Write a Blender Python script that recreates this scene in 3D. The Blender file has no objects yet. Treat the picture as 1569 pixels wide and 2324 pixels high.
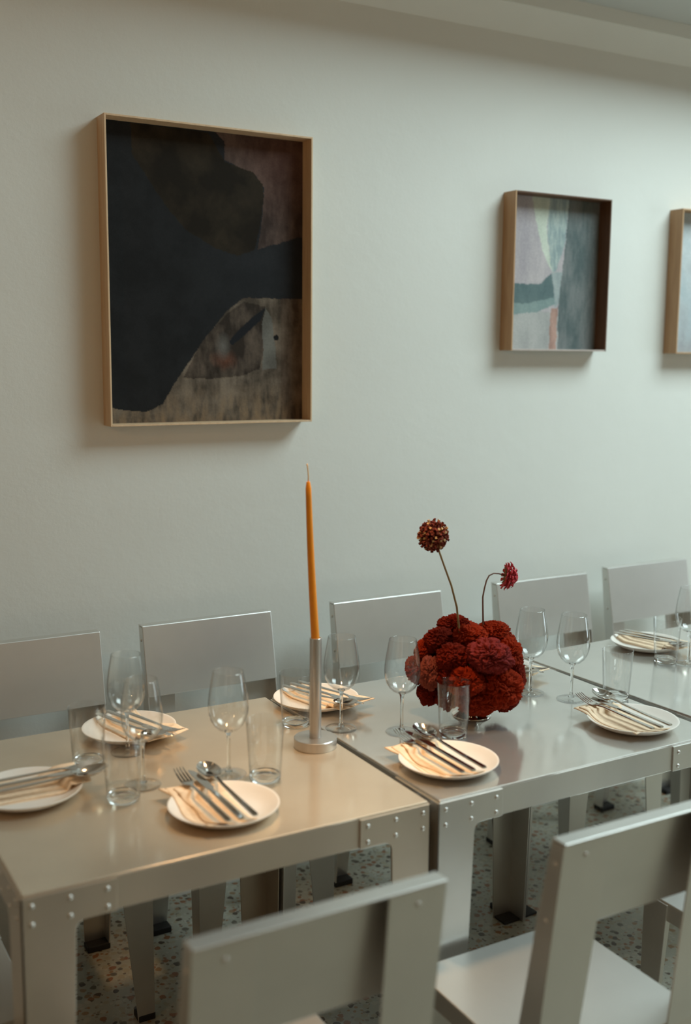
import bpy, bmesh, math, random
from mathutils import Vector, Matrix, noise

random.seed(7)
sc = bpy.context.scene
C = sc.collection
PI = math.pi

# ------------------------------------------------------------------ camera
cam_d = bpy.data.cameras.new('camera')
cam = bpy.data.objects.new('camera', cam_d)
C.objects.link(cam)
sc.camera = cam
YAW, PITCH, ROLL, FPX = 0.5177, -0.1444, 0.0083, 2466.8
fwd = Vector((math.sin(YAW) * math.cos(PITCH), math.cos(YAW) * math.cos(PITCH), math.sin(PITCH)))
rgt = Vector((math.cos(YAW), -math.sin(YAW), 0))
upv = rgt.cross(fwd)
rr = math.cos(ROLL) * rgt + math.sin(ROLL) * upv
uu = -math.sin(ROLL) * rgt + math.cos(ROLL) * upv
m = Matrix.Identity(4)
for i in range(3):
    m[i][0], m[i][1], m[i][2] = rr[i], uu[i], -fwd[i]
m[0][3], m[1][3], m[2][3] = -0.3379, -1.5746, 1.5643
cam.matrix_world = m
cam_d.sensor_fit = 'VERTICAL'
cam_d.sensor_height = 36.0
cam_d.sensor_width = 24.0
cam_d.lens = FPX / 2324 * 36.0
cam_d.clip_start = 0.02
cam_d.dof.use_dof = True
cam_d.dof.focus_distance = 2.6
cam_d.dof.aperture_fstop = 1.9

# ------------------------------------------------------------------ world, lights, exposure
w = bpy.data.worlds.new('world')
sc.world = w
w.use_nodes = True
w.node_tree.nodes['Background'].inputs[0].default_value = (0.70, 0.80, 0.88, 1)
w.node_tree.nodes['Background'].inputs[1].default_value = 1.0

def area(name, loc, rot, sx, sy, watts, col):
    l = bpy.data.lights.new(name, 'AREA')
    l.shape = 'RECTANGLE'; l.size = sx; l.size_y = sy
    l.energy = watts; l.color = col
    o = bpy.data.objects.new(name, l)
    o.location = loc; o.rotation_euler = rot
    C.objects.link(o)
    return o

def bulb(name, loc, watts, col=(1.0, 0.58, 0.27), r=0.05):
    l = bpy.data.lights.new(name, 'POINT')
    l.energy = watts; l.color = col; l.shadow_soft_size = r
    o = bpy.data.objects.new(name, l)
    o.location = loc
    C.objects.link(o)
    return o

# daylight standing in the opening of the rooflight above the middle of the room
area('rooflight_daylight', (3.60, -0.80, 4.02), (0, 0, 0), 2.40, 2.00, 226, (0.75, 0.945, 0.98))
# daylight in the tall glazed doorway of the right wall
area('doorway_daylight', (6.46, -0.85, 1.25), (0, PI / 2, 0), 2.10, 1.30, 26, (0.78, 0.95, 1.0))
# warm ceiling bulbs over the part of the room behind the camera
for bx_, by_, bz_, bw_ in ((-1.1, -0.35, 2.10, 12), (-0.9, -2.2, 2.30, 7), (0.2, -3.0, 2.40, 6), (1.4, -2.9, 2.40, 4)):
    bulb('ceiling_bulb_light', (bx_, by_, bz_), bw_)

# added unseen warm spot, brightening the candlestick table from straight above
def add_fill_spot(loc, watts, cone):
    l = bpy.data.lights.new('table_fill_spot', 'SPOT')
    l.energy = watts; l.color = (1.0, 0.62, 0.31); l.shadow_soft_size = 0.07
    l.spot_size = cone; l.spot_blend = 1.0
    o = bpy.data.objects.new('table_fill_spot', l); o.location = loc
    C.objects.link(o)
add_fill_spot((0.70, 0.32, 2.20), 76, math.radians(50))

sc.view_settings.view_transform = 'Standard'
sc.view_settings.look = 'None'
sc.view_settings.exposure = 0.0
sc.view_settings.gamma = 1.0
sc.view_settings.use_curve_mapping = False
sc.cycles.transparent_max_bounces = 48
sc.cycles.max_bounces = 14
sc.cycles.transmission_bounces = 12
sc.cycles.glossy_bounces = 6

# ------------------------------------------------------------------ materials
def mat_new(name):
    mt = bpy.data.materials.new(name)
    mt.use_nodes = True
    nt = mt.node_tree
    b = nt.nodes['Principled BSDF']
    return mt, nt, b

def N(nt, kind, **kw):
    n = nt.nodes.new(kind)
    for k, v in kw.items():
        if k in n.inputs.keys() if hasattr(n.inputs, 'keys') else False:
            n.inputs[k].default_value = v
        else:
            setattr(n, k, v)
    return n

def coords(nt, scale=(1, 1, 1), kind='Object'):
    tc = nt.nodes.new('ShaderNodeTexCoord')
    mp = nt.nodes.new('ShaderNodeMapping')
    mp.inputs['Scale'].default_value = scale
    nt.links.new(tc.outputs[kind], mp.inputs['Vector'])
    return mp.outputs['Vector']

def noise_tex(nt, vec, scale, detail=3, rough=0.5):
    n = nt.nodes.new('ShaderNodeTexNoise')
    n.inputs['Scale'].default_value = scale
    n.inputs['Detail'].default_value = detail
    n.inputs['Roughness'].default_value = rough
    nt.links.new(vec, n.inputs['Vector'])
    return n.outputs['Fac']

def ramp(nt, fac, stops):
    r = nt.nodes.new('ShaderNodeValToRGB')
    e = r.color_ramp.elements
    while len(e) < len(stops):
        e.new(0.5)
    for i, (p, c) in enumerate(stops):
        e[i].position = p
        e[i].color = (*c, 1)
    nt.links.new(fac, r.inputs['Fac'])
    return r.outputs['Color']

def maprange(nt, fac, a, b, c, d):
    n = nt.nodes.new('ShaderNodeMapRange')
    n.inputs[1].default_value, n.inputs[2].default_value = a, b
    n.inputs[3].default_value, n.inputs[4].default_value = c, d
    nt.links.new(fac, n.inputs[0])
    return n.outputs[0]

def bump(nt, b, h, strength, dist=0.002):
    n = nt.nodes.new('ShaderNodeBump')
    n.inputs['Strength'].default_value = strength
    n.inputs['Distance'].default_value = dist
    nt.links.new(h, n.inputs['Height'])
    nt.links.new(n.outputs['Normal'], b.inputs['Normal'])

def plain(name, col, rough=0.5, metal=0.0, var=0.06, nscale=30, bmp=0.0, **kw):
    mt, nt, b = mat_new(name)
    v = coords(nt)
    f = noise_tex(nt, v, nscale)
    lo = tuple(max(0, c * (1 - var)) for c in col)
    hi = tuple(min(1, c * (1 + var)) for c in col)
    nt.links.new(ramp(nt, f, [(0.3, lo), (0.7, hi)]), b.inputs['Base Color'])
    b.inputs['Roughness'].default_value = rough
    b.inputs['Metallic'].default_value = metal
    for k, x in kw.items():
        b.inputs[k].default_value = x
    if bmp:
        bump(nt, b, f, bmp)
    return mt

def aluminium(name, col, rough, stretch, broad=0.5, bmp=0.0):
    """satin sheet: a sharp lobe from the rolled face plus a broad lobe from the brushing"""
    mt, nt, b = mat_new(name)
    v = coords(nt, stretch)
    f = noise_tex(nt, v, 60, 4, 0.6)
    f2 = noise_tex(nt, coords(nt), 7, 3)
    cr = ramp(nt, f2, [(0.25, tuple(c * .95 for c in col)), (0.75, tuple(min(1, c * 1.04) for c in col))])
    b2 = nt.nodes.new('ShaderNodeBsdfPrincipled')
    for q in (b, b2):
        q.inputs['Metallic'].default_value = 1.0
        nt.links.new(cr, q.inputs['Base Color'])
    nt.links.new(maprange(nt, f, 0.3, 0.7, rough * .985, rough * 1.015), b.inputs['Roughness'])
    b2.inputs['Roughness'].default_value = 0.62
    if bmp: bump(nt, b, f, bmp, 0.0006)
    mx = nt.nodes.new('ShaderNodeMixShader'); mx.inputs[0].default_value = broad
    nt.links.new(b.outputs[0], mx.inputs[1]); nt.links.new(b2.outputs[0], mx.inputs[2])
    nt.links.new(mx.outputs[0], nt.nodes['Material Output'].inputs[0])
    return mt

def thin_glass(name):
    mt = bpy.data.materials.new(name); mt.use_nodes = True
    nt = mt.node_tree; nt.nodes.clear()
    out = nt.nodes.new('ShaderNodeOutputMaterial')
    mix = nt.nodes.new('ShaderNodeMixShader')
    tr = nt.nodes.new('ShaderNodeBsdfTransparent'); tr.inputs[0].default_value = (0.975, 0.985, 0.98, 1)
    gl = nt.nodes.new('ShaderNodeBsdfGlossy'); gl.inputs['Roughness'].default_value = 0.02
    lw = nt.nodes.new('ShaderNodeLayerWeight'); lw.inputs['Blend'].default_value = 0.5
    pw = nt.nodes.new('ShaderNodeMath'); pw.operation = 'POWER'; pw.inputs[1].default_value = 3.6
    nt.links.new(lw.outputs['Facing'], pw.inputs[0])
    nt.links.new(maprange(nt, pw.outputs[0], 0, 1, 0.045, 0.85), mix.inputs[0])
    nt.links.new(ramp(nt, lw.outputs['Facing'], [(0.0, (0.994, 0.996, 0.995)), (0.75, (0.975, 0.982, 0.98)), (1.0, (0.60, 0.62, 0.62))]), tr.inputs[0])
    nt.links.new(tr.outputs[0], mix.inputs[1]); nt.links.new(gl.outputs[0], mix.inputs[2])
    nt.links.new(mix.outputs[0], out.inputs[0])
    return mt

def solid_glass(name):
    mt, nt, b = mat_new(name)
    b.inputs['Base Color'].default_value = (0.96, 0.985, 0.98, 1)
    b.inputs['Transmission Weight'].default_value = 1.0
    b.inputs['Roughness'].default_value = 0.0
    b.inputs['IOR'].default_value = 1.45
    return mt

def wall_mat(name, col, bmp=0.25):
    mt, nt, b = mat_new(name)
    v = coords(nt)
    f = noise_tex(nt, v, 2.2, 4, 0.55)
    nt.links.new(ramp(nt, f, [(0.3, tuple(c * .965 for c in col)), (0.7, col)]), b.inputs['Base Color'])
    b.inputs['Roughness'].default_value = 0.62
    h = noise_tex(nt, coords(nt), 26, 6, 0.6)
    bump(nt, b, h, bmp, 0.004)
    return mt

def terrazzo():
    mt, nt, b = mat_new('terrazzo')
    v = coords(nt)
    def cells(scale, lo, hi):
        vo = nt.nodes.new('ShaderNodeTexVoronoi')
        vo.inputs['Scale'].default_value = scale
        wv = nt.nodes.new('ShaderNodeVectorMath'); wv.operation = 'ADD'
        nz = nt.nodes.new('ShaderNodeTexNoise'); nz.inputs['Scale'].default_value = scale * 1.1
        sub = nt.nodes.new('ShaderNodeVectorMath'); sub.operation = 'SCALE'; sub.inputs['Scale'].default_value = 0.5 / scale
        nt.links.new(v, nz.inputs['Vector']); nt.links.new(nz.outputs['Color'], sub.inputs[0])
        nt.links.new(v, wv.inputs[0]); nt.links.new(sub.outputs[0], wv.inputs[1])
        nt.links.new(wv.outputs[0], vo.inputs['Vector'])
        mask = maprange(nt, vo.outputs['Distance'], lo, hi, 1, 0)
        sep = nt.nodes.new('ShaderNodeSeparateColor')
        nt.links.new(vo.outputs['Color'], sep.inputs[0])
        return mask, sep.outputs[0], sep.outputs[1]
    def mixc(fac, a, bc):
        mx = nt.nodes.new('ShaderNodeMix'); mx.data_type = 'RGBA'
        nt.links.new(fac, mx.inputs['Factor'])
        if isinstance(a, tuple): mx.inputs[6].default_value = (*a, 1)
        else: nt.links.new(a, mx.inputs[6])
        nt.links.new(bc, mx.inputs[7])
        return mx.outputs[2]
    m1, r1, g1 = cells(46, 0.36, 0.44)
    c1 = ramp(nt, r1, [(0.0, (0.07, 0.045, 0.025)), (0.14, (0.24, 0.10, 0.04)), (0.30, (0.33, 0.29, 0.20)), (0.55, (0.40, 0.37, 0.29)), (0.74, (0.26, 0.16, 0.08)), (0.90, (0.12, 0.10, 0.07))])
    c1n = c1.node; c1n.color_ramp.interpolation = 'CONSTANT'
    m2, r2, g2 = cells(90, 0.36, 0.44)
    c2 = ramp(nt, r2, [(0.0, (0.36, 0.33, 0.26)), (0.35, (0.22, 0.19, 0.14)), (0.55, (0.40, 0.37, 0.30)), (0.8, (0.28, 0.16, 0.08)), (0.9, (0.13, 0.10, 0.07))])
    c2.node.color_ramp.interpolation = 'CONSTANT'
    base = mixc(m2, (0.34, 0.325, 0.26), c2)
    col = mixc(m1, base, c1)
    nt.links.new(col, b.inputs['Base Color'])
    b.inputs['Roughness'].default_value = 0.28
    return mt

def wood(name, a, bcol):
    mt, nt, b = mat_new(name)
    f = noise_tex(nt, coords(nt, (30, 30, 3)), 3, 4)
    nt.links.new(ramp(nt, f, [(0.3, a), (0.7, bcol)]), b.inputs['Base Color'])
    b.inputs['Roughness'].default_value = 0.5
    return mt

def painted(name, rough=0.75):
    mt, nt, b = mat_new(name)
    at = nt.nodes.new('ShaderNodeVertexColor'); at.layer_name = 'paint'
    f = noise_tex(nt, coords(nt, (1, 1, 1)), 220, 3)
    mx = nt.nodes.new('ShaderNodeMix'); mx.data_type = 'RGBA'; mx.blend_type = 'MULTIPLY'
    mx.inputs['Factor'].default_value = 1.0
    nt.links.new(at.outputs['Color'], mx.inputs[6])
    nt.links.new(ramp(nt, f, [(0.3, (0.82, 0.82, 0.82)), (0.7, (1, 1, 1))]), mx.inputs[7])
    nt.links.new(mx.outputs[2], b.inputs['Base Color'])
    b.inputs['Roughness'].default_value = rough
    b.inputs['Specular IOR Level'].default_value = 0.15
    bump(nt, b, f, 0.15, 0.001)
    return mt

def petal(name, lo, mid, hi, nscale=60):
    mt, nt, b = mat_new(name)
    f = noise_tex(nt, coords(nt), nscale, 5, 0.65)
    nt.links.new(ramp(nt, f, [(0.25, lo), (0.5, mid), (0.75, hi)]), b.inputs['Base Color'])
    b.inputs['Roughness'].default_value = 0.8
    b.inputs['Sheen Weight'].default_value = 0.04
    b.inputs['Specular IOR Level'].default_value = 0.12
    b.inputs['Sheen Tint'].default_value = (*[min(1, c * 2 + .05) for c in hi], 1)
    h = noise_tex(nt, coords(nt), 240, 4, 0.6)
    bump(nt, b, h, 0.9, 0.003)
    return mt

M = {}
M['alu_top'] = aluminium('brushed_aluminium_top', (0.70, 0.68, 0.64), 0.13, (1, 14, 1), 0.32)
M['alu_top_warm'] = aluminium('warm_aluminium_top', (0.75, 0.655, 0.53), 0.17, (14, 1, 1), 0.55)  # warmer tint of the sheet, for the candlestick table
M['alu_warm'] = aluminium('warm_aluminium', (0.63, 0.555, 0.465), 0.31, (1, 1, 10), 0.50)
M['alu'] = aluminium('satin_aluminium', (0.69, 0.675, 0.64), 0.31, (1, 1, 10), 0.42)
M['rubber'] = plain('black_rubber', (0.012, 0.010, 0.009), 0.6)
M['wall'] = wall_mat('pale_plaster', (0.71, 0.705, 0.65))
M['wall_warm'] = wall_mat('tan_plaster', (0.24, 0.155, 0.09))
M['ceiling'] = wall_mat('ceiling_paint', (0.55, 0.56, 0.54), 0.1)
M['floor'] = terrazzo()
M['frame'] = wood('pale_oak', (0.62, 0.42, 0.25), (0.72, 0.52, 0.33))
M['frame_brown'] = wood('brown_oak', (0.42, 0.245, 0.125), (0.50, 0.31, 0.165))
M['frame_dark'] = wood('dark_brown_oak', (0.095, 0.042, 0.018), (0.13, 0.060, 0.026))  # darker tone, for the small frame's right side and top rail
M['frame_pale'] = wood('pale_mauve_oak', (0.44, 0.36, 0.32), (0.52, 0.43, 0.38))  # paler tone, for the small frame's bottom rail
M['paint'] = painted('oil_paint')
M['window_frame'] = plain('white_window_paint', (0.75, 0.75, 0.73), 0.5)
M['china'] = plain('cream_stoneware', (0.80, 0.745, 0.675), 0.28, 0, 0.03, 12)
M['linen'] = plain('peach_linen', (0.82, 0.63, 0.44), 0.9, 0, 0.07, 90, 0.2)
M['steel'] = plain('polished_steel', (0.66, 0.63, 0.59), 0.13, 1.0, 0.03)
M['steel_satin'] = aluminium('turned_steel', (0.60, 0.58, 0.55), 0.24, (1, 1, 12), 0.3, 0)
M['chrome'] = plain('chrome', (0.75, 0.74, 0.72), 0.06, 1.0, 0.02)
M['wax'] = plain('orange_wax', (0.74, 0.27, 0.010), 0.42, 0, 0.05, 40)
M['wax'].node_tree.nodes['Principled BSDF'].inputs['Subsurface Weight'].default_value = 0.35
M['wax'].node_tree.nodes['Principled BSDF'].inputs['Subsurface Radius'].default_value = (0.01, 0.004, 0.001)
M['wick'] = plain('cotton_wick', (0.70, 0.42, 0.14), 0.9)
M['glass_thin'] = thin_glass('thin_clear_glass')
M['glass'] = solid_glass('clear_glass')
M['celosia_red'] = petal('celosia_red', (0.22, 0.011, 0.002), (0.44, 0.032, 0.006), (0.62, 0.072, 0.014))
M['celosia_dark'] = petal('celosia_dark', (0.11, 0.006, 0.002), (0.25, 0.016, 0.004), (0.40, 0.034, 0.009))
M['celosia_pink'] = petal('celosia_pink', (0.20, 0.013, 0.012), (0.36, 0.040, 0.034), (0.52, 0.085, 0.072))
M['celosia_salmon'] = petal('celosia_salmon', (0.22, 0.030, 0.018), (0.40, 0.088, 0.060), (0.60, 0.19, 0.14))
M['seed'] = petal('maroon_florets', (0.06, 0.010, 0.007), (0.16, 0.030, 0.020), (0.30, 0.10, 0.055), 160)
M['seed_tip'] = plain('straw_tips', (0.48, 0.30, 0.14), 0.8)
M['pinkflower'] = petal('pink_florets', (0.36, 0.025, 0.040), (0.55, 0.060, 0.075), (0.70, 0.14, 0.14), 160)
M['stem'] = plain('olive_stem', (0.20, 0.125, 0.045), 0.6, 0, 0.2, 50)
M['stem_purple'] = plain('purple_brown_stem', (0.13, 0.065, 0.045), 0.6, 0, 0.2, 50)

# ------------------------------------------------------------------ mesh helpers
class MB:
    def __init__(self):
        self.v = []; self.f = []
    def add(self, vs, fs):
        o = len(self.v)
        self.v += [tuple(x) for x in vs]
        self.f += [tuple(i + o for i in q) for q in fs]
        return self
    def box(self, x0, x1, y0, y1, z0, z1):
        vs = [(x, y, z) for x in (x0, x1) for y in (y0, y1) for z in (z0, z1)]
        return self.add(vs, [(0, 1, 3, 2), (4, 6, 7, 5), (0, 4, 5, 1), (2, 3, 7, 6), (0, 2, 6, 4), (1, 5, 7, 3)])
    def loft(self, secs, cap=True):
        n = len(secs[0]); vs = [p for s in secs for p in s]; fs = []
        for k in range(len(secs) - 1):
            for i in range(n):
                j = (i + 1) % n
                fs.append((k * n + i, k * n + j, (k + 1) * n + j, (k + 1) * n + i))
        if cap:
            fs.append(tuple(reversed(range(n)))); fs.append(tuple((len(secs) - 1) * n + i for i in range(n)))
        return self.add(vs, fs)
    def lathe(self, prof, seg=40, c=(0, 0, 0)):
        vs = []; fs = []; idx = []
        for r, z in prof:
            if r < 1e-6:
                idx.append([len(vs)]); vs.append((c[0], c[1], c[2] + z))
            else:
                idx.append(list(range(len(vs), len(vs) + seg)))
                vs += [(c[0] + r * math.cos(2 * PI * i / seg), c[1] + r * math.sin(2 * PI * i / seg), c[2] + z) for i in range(seg)]
        for a, b in zip(idx, idx[1:]):
            for i in range(seg):
                j = (i + 1) % seg
                if len(a) == 1 and len(b) > 1: fs.append((a[0], b[j], b[i]))
                elif len(b) == 1 and len(a) > 1: fs.append((a[i], a[j], b[0]))
                elif len(a) > 1: fs.append((a[i], a[j], b[j], b[i]))
        return self.add(vs, fs)
    def tube(self, pts, rad, seg=12, cap=True):
        pts = [Vector(p) for p in pts]; secs = []
        up = Vector((0.31, 0.87, 0.38)).normalized()
        for i, p in enumerate(pts):
            t = (pts[min(i + 1, len(pts) - 1)] - pts[max(i - 1, 0)]).normalized()
            a = t.cross(up).normalized(); b = t.cross(a)
            r = rad[i] if isinstance(rad, (list, tuple)) else rad
            secs.append([p + a * r * math.cos(2 * PI * k / seg) + b * r * math.sin(2 * PI * k / seg) for k in range(seg)])
        return self.loft(secs, cap)
    def plate(self, outline, to3, th):
        """outline: 2-D points, to3(u, v, d) -> 3-D, thickness th along d"""
        n = len(outline)
        vs = [to3(u, v, 0) for u, v in outline] + [to3(u, v, th) for u, v in outline]
        fs = [tuple(range(n)), tuple(reversed(range(n, 2 * n)))]
        fs += [(i, i + n, (i + 1) % n + n, (i + 1) % n) for i in range(n)]
        return self.add(vs, fs)
    def build(self, name, mat, parent=None, smooth=False, bevel=0.0, seg=2, loc=None):
        me = bpy.data.meshes.new(name)
        me.from_pydata(self.v, [], self.f)
        bm = bmesh.new(); bm.from_mesh(me)
        bmesh.ops.recalc_face_normals(bm, faces=bm.faces)
        bm.to_mesh(me); bm.free()
        me.materials.append(M[mat])
        o = bpy.data.objects.new(name, me)
        C.objects.link(o)
        if parent: o.parent = parent
        if loc: o.location = loc
        if smooth:
            me.polygons.foreach_set('use_smooth', [True] * len(me.polygons))
            if smooth == 'auto':
                me.set_sharp_from_angle(angle=math.radians(38))
        if bevel:
            b = o.modifiers.new('bevel', 'BEVEL'); b.width = bevel; b.segments = seg; b.limit_method = 'ANGLE'
            b.angle_limit = math.radians(40)
            b.harden_normals = False
        return o

def tag(o, label, cat, group=None, kind=None):
    o['label'] = label; o['category'] = cat
    if group: o['group'] = group
    if kind: o['kind'] = kind
    return o

def thing(name, label, cat, loc=(0, 0, 0), rz=0, group=None):
    o = bpy.data.objects.new(name, None)
    o.empty_display_size = 0.05
    C.objects.link(o)
    o.location = loc; o.rotation_euler = (0, 0, rz)
    return tag(o, label, cat, group)

def struct(o):
    o['kind'] = 'structure'
    return o

def share(src, parent, loc, rot=(0, 0, 0), scale=None):
    c = src.copy(); C.objects.link(c); c.parent = parent; c.location = loc; c.rotation_euler = rot
    if scale: c.scale = scale
    return c

def copy_tree(o, parent=None):
    c = o.copy(); C.objects.link(c); c.parent = parent
    for ch in list(o.children): copy_tree(ch, c)
    return c

# ------------------------------------------------------------------ room
X0, X1, Y0, Y1, ZC = -2.4, 6.4, -4.0, 1.24, 2.655
struct(MB().box(X0 - .2, X1 + .2, Y0 - .2, Y1 + .2, -.12, 0).build('floor', 'floor'))
ZH = 4.0                                     # the room is high; only a soffit along the wall is low
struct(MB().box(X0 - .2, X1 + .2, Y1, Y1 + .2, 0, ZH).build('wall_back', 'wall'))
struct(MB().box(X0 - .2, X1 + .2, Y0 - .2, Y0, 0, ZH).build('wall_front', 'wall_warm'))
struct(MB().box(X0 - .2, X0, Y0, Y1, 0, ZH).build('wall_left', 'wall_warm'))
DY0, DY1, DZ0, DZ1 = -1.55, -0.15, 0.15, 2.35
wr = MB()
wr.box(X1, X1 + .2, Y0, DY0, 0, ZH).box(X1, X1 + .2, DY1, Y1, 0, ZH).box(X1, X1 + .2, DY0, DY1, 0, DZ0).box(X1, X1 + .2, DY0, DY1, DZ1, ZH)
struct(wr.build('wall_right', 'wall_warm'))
wf = MB()
for a in (DY0, DY1 - .05):
    wf.box(X1 - .01, X1 + .05, a, a + .05, DZ0, DZ1)
wf.box(X1 - .01, X1 + .05, DY0, DY1, DZ0, DZ0 + .08).box(X1 - .01, X1 + .05, DY0, DY1, DZ1 - .06, DZ1)
struct(wf.build('door_1', 'window_frame', bevel=.004))
struct(MB().box(X0, X1, .88, Y1, ZC, ZH).build('trim_2', 'ceiling'))
RX0, RX1, RY0, RY1 = 2.38, 4.82, -1.82, 0.22
cl = MB()
cl.box(X0 - .2, RX0, Y0 - .2, Y1 + .2, ZH, ZH + .12).box(RX1, X1 + .2, Y0 - .2, Y1 + .2, ZH, ZH + .12)
cl.box(RX0, RX1, Y0 - .2, RY0, ZH, ZH + .12).box(RX0, RX1, RY1, Y1 + .2, ZH, ZH + .12)
struct(cl.build('ceiling', 'ceiling'))
wf = MB()
for a in (RX0, RX0 + .78, RX0 + 1.60, RX1 - .04):
    wf.box(a, a + .04, RY0, RY1, ZH - .04, ZH + .012)
wf.box(RX0, RX1, RY0, RY0 + .04, ZH - .04, ZH + .012).box(RX0, RX1, RY1 - .04, RY1, ZH - .04, ZH + .012)
struct(wf.build('window_1', 'window_frame', bevel=.004))
# slanted cove and fascia where the wall meets the ceiling
cv = MB()
prof = [(Y1 + .01, 2.545), (Y1 - .002, 2.545), (Y1 - .06, 2.612), (Y1 - .066, 2.612), (Y1 - .066, ZC + .01), (Y1 + .01, ZC + .01)]
cv.loft([[(x, y, z) for y, z in prof] for x in (X0, X1)])
struct(cv.build('trim_1', 'wall'))

# ------------------------------------------------------------------ tables
AP = 0.0585
RIV = MB().lathe([(0, .0026), (.0022, .0023), (.0038, .0012), (.0045, 0), (.0045, -.001)], 12).build('rivet', 'alu', smooth=True)
riv_mesh = RIV.data
bpy.data.objects.remove(RIV)

def rivet(parent, loc, rot):
    o = bpy.data.objects.new('rivet', riv_mesh); C.objects.link(o)
    o.parent = parent; o.location = loc; o.rotation_euler = rot
    return o

def leg_outline(L, z_top, z_ap, wb, wl, wfoot):
    pts = [(0, z_top), (wb, z_top), (wb, z_ap)]
    for k in range(7):                       # rounded inside corner
        a = k / 6 * PI / 2
        pts.append((wl + .016 * (1 - math.sin(a)), z_ap - .016 * (1 - math.cos(a))))
    pts += [(wfoot, 0.0), (0, 0.0)]
    return pts

def make_table(L, W, tm='alu_top', am='alu'):
    root = thing('dining_table', '', 'table')
    zt = .75
    t = MB()
    # folded sheet: top with four turned-down aprons
    e = .0035
    t.box(e, L - e, e, W - e, zt - .004, zt)
    top = t.build('tabletop', tm, root, bevel=.0022)
    for nm, a in (('apron', (e, L - e, e, e + .003)), ('apron', (e, L - e, W - e - .003, W - e)), ('apron', (e, e + .003, e + .003, W - e - .003)), ('apron', (L - e - .003, L - e, e + .003, W - e - .003))):
        MB().box(a[0], a[1], a[2], a[3], zt - AP, zt - .0035).build(nm, am, root, bevel=.0008)
    ol = leg_outline(L, zt - .005, zt - AP - .001, .150, .0835, .062)
    for sx in (0, 1):
        for sy in (0, 1):
            px = (lambda u: u) if sx == 0 else (lambda u: L - u)
            py = (lambda u: u) if sy == 0 else (lambda u: W - u)
            lm = MB()
            lm.plate(ol, lambda u, v, d: (px(u), py(d), v), .0036)
            lm.plate(ol, lambda u, v, d: (px(d), py(u), v), .0036)
            leg = lm.build('leg', am, root, bevel=.0007)
            for z in (zt - .019, zt - .049):
                for u in (.0165, .0755, .1345):
                    rivet(leg, (px(u), py(0), z), (PI / 2 if sy == 0 else -PI / 2, 0, 0))
                for u in (.030, .0755, .1345):
                    rivet(leg, (px(0), py(u), z), (0, -PI / 2 if sx == 0 else PI / 2, 0))
            foot = MB().box(min(px(.004), px(.058)), max(px(.004), px(.058)), min(py(.004), py(.05)), max(py(.004), py(.05)), 0, .006).build('foot_pad', 'rubber', leg)
    return root

t1 = make_table(.745, .705, 'alu_top_warm', 'alu_warm')
t1['label'] = 'riveted sheet-aluminium dining table carrying the candlestick'
t2 = make_table(.757, .702)
t2.location = (.7575, -.008, 0); t2.rotation_euler.z = .011
t2['label'] = 'riveted sheet-aluminium dining table carrying the red bouquet'
t3 = copy_tree(t2)
t3.location = (1.5405, .004, 0); t3.rotation_euler.z = .045
t3['label'] = 'riveted sheet-aluminium dining table past the bouquet table, without a centrepiece'

# ------------------------------------------------------------------ chairs (sitter faces +Y, origin under the seat's front edge)
def make_chair():
    root = thing('metal_chair', '', 'chair')
    hw, sh = .186, .45
    s = MB()
    s.box(-hw + .005, hw - .005, -.343, 0, sh - .004, sh)
    st = s.build('seat', 'alu', root, bevel=.0018)
    MB().box(-hw + .005, hw - .005, -.003, 0, sh - .040, sh - .0035).build('seat_apron', 'alu', root, bevel=.0006)
    for sx in (-1, 1):
        a, b = sorted((sx * (hw - .005), sx * (hw - .008)))
        MB().box(a, b, -.343, -.003, sh - .040, sh - .0035).build('seat_apron', 'alu', root, bevel=.0006)
    th = .0035
    # rear posts: L profile, wide plate to the rear, flange on the outside
    lv = [(0.0, -.385, .058, .036), (.445, -.345, .082, .052), (.66, -.372, .088, .040), (.8525, -.397, .092, .026)]
    for sx in (-1, 1):
        secs = []
        for z, yr, wd, fd in lv:
            X = hw
            sec = [(X, yr), (X, yr + fd), (X - th, yr + fd), (X - th, yr + th), (X - wd, yr + th), (X - wd, yr)]
            secs.append([(sx * x, y, z) for x, y in sec])
        post = MB().loft(secs).build('post', 'alu', root, bevel=.0007)
        for z, yr, fd in ((.818, -.3925, .028), (.72, -.380, .036)):
            rivet(post, (sx * hw, yr + fd * .5, z), (0, sx * PI / 2, 0))
        rivet(post, (sx * (hw - .045), -.3940, .830), (PI / 2, 0, 0))
        a, b = sorted((sx * (hw + .001), sx * (hw - .060)))
        MB().box(a, b, -.387, -.346, 0, .017).build('rubber_foot', 'rubber', post, bevel=.003)
        # front legs
        secs = []
        for z, wd, fd in ((0, .040, .034), (.41, .082, .062), (.4455, .084, .064)):
            X = hw - .0045 + .003
            sec = [(X, 0), (X, -fd), (X - th, -fd), (X - th, -th), (X - wd, -th), (X - wd, 0)]
            secs.append([(sx * x, y + .0035, z) for x, y in sec])
        fl = MB().loft(secs).build('leg', 'alu', root, bevel=.0007)
        a, b = sorted((sx * (hw), sx * (hw - .042)))
        MB().box(a, b, -.034, .005, 0, .017).build('rubber_foot', 'rubber', fl, bevel=.003)
    # back panel: a sheet across the front of the posts, folded back over their tops
    p = MB()
    lo = (.675, -.333); hi = (.857, -.3695)
    sl = (hi[1] - lo[1]) / (hi[0] - lo[0])
    prof = [(lo[1], lo[0]), (hi[1], hi[0]), (hi[1] - .030, hi[0]), (hi[1] - .030, hi[0] - .0035), (hi[1] - .0035, hi[0] - .0035), (lo[1] - .0035, lo[0])]
    p.loft([[(x, y, z) for y, z in prof] for x in (-hw, hw)])
    p.build('back_panel', 'alu', root, bevel=.0016)
    return root

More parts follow.
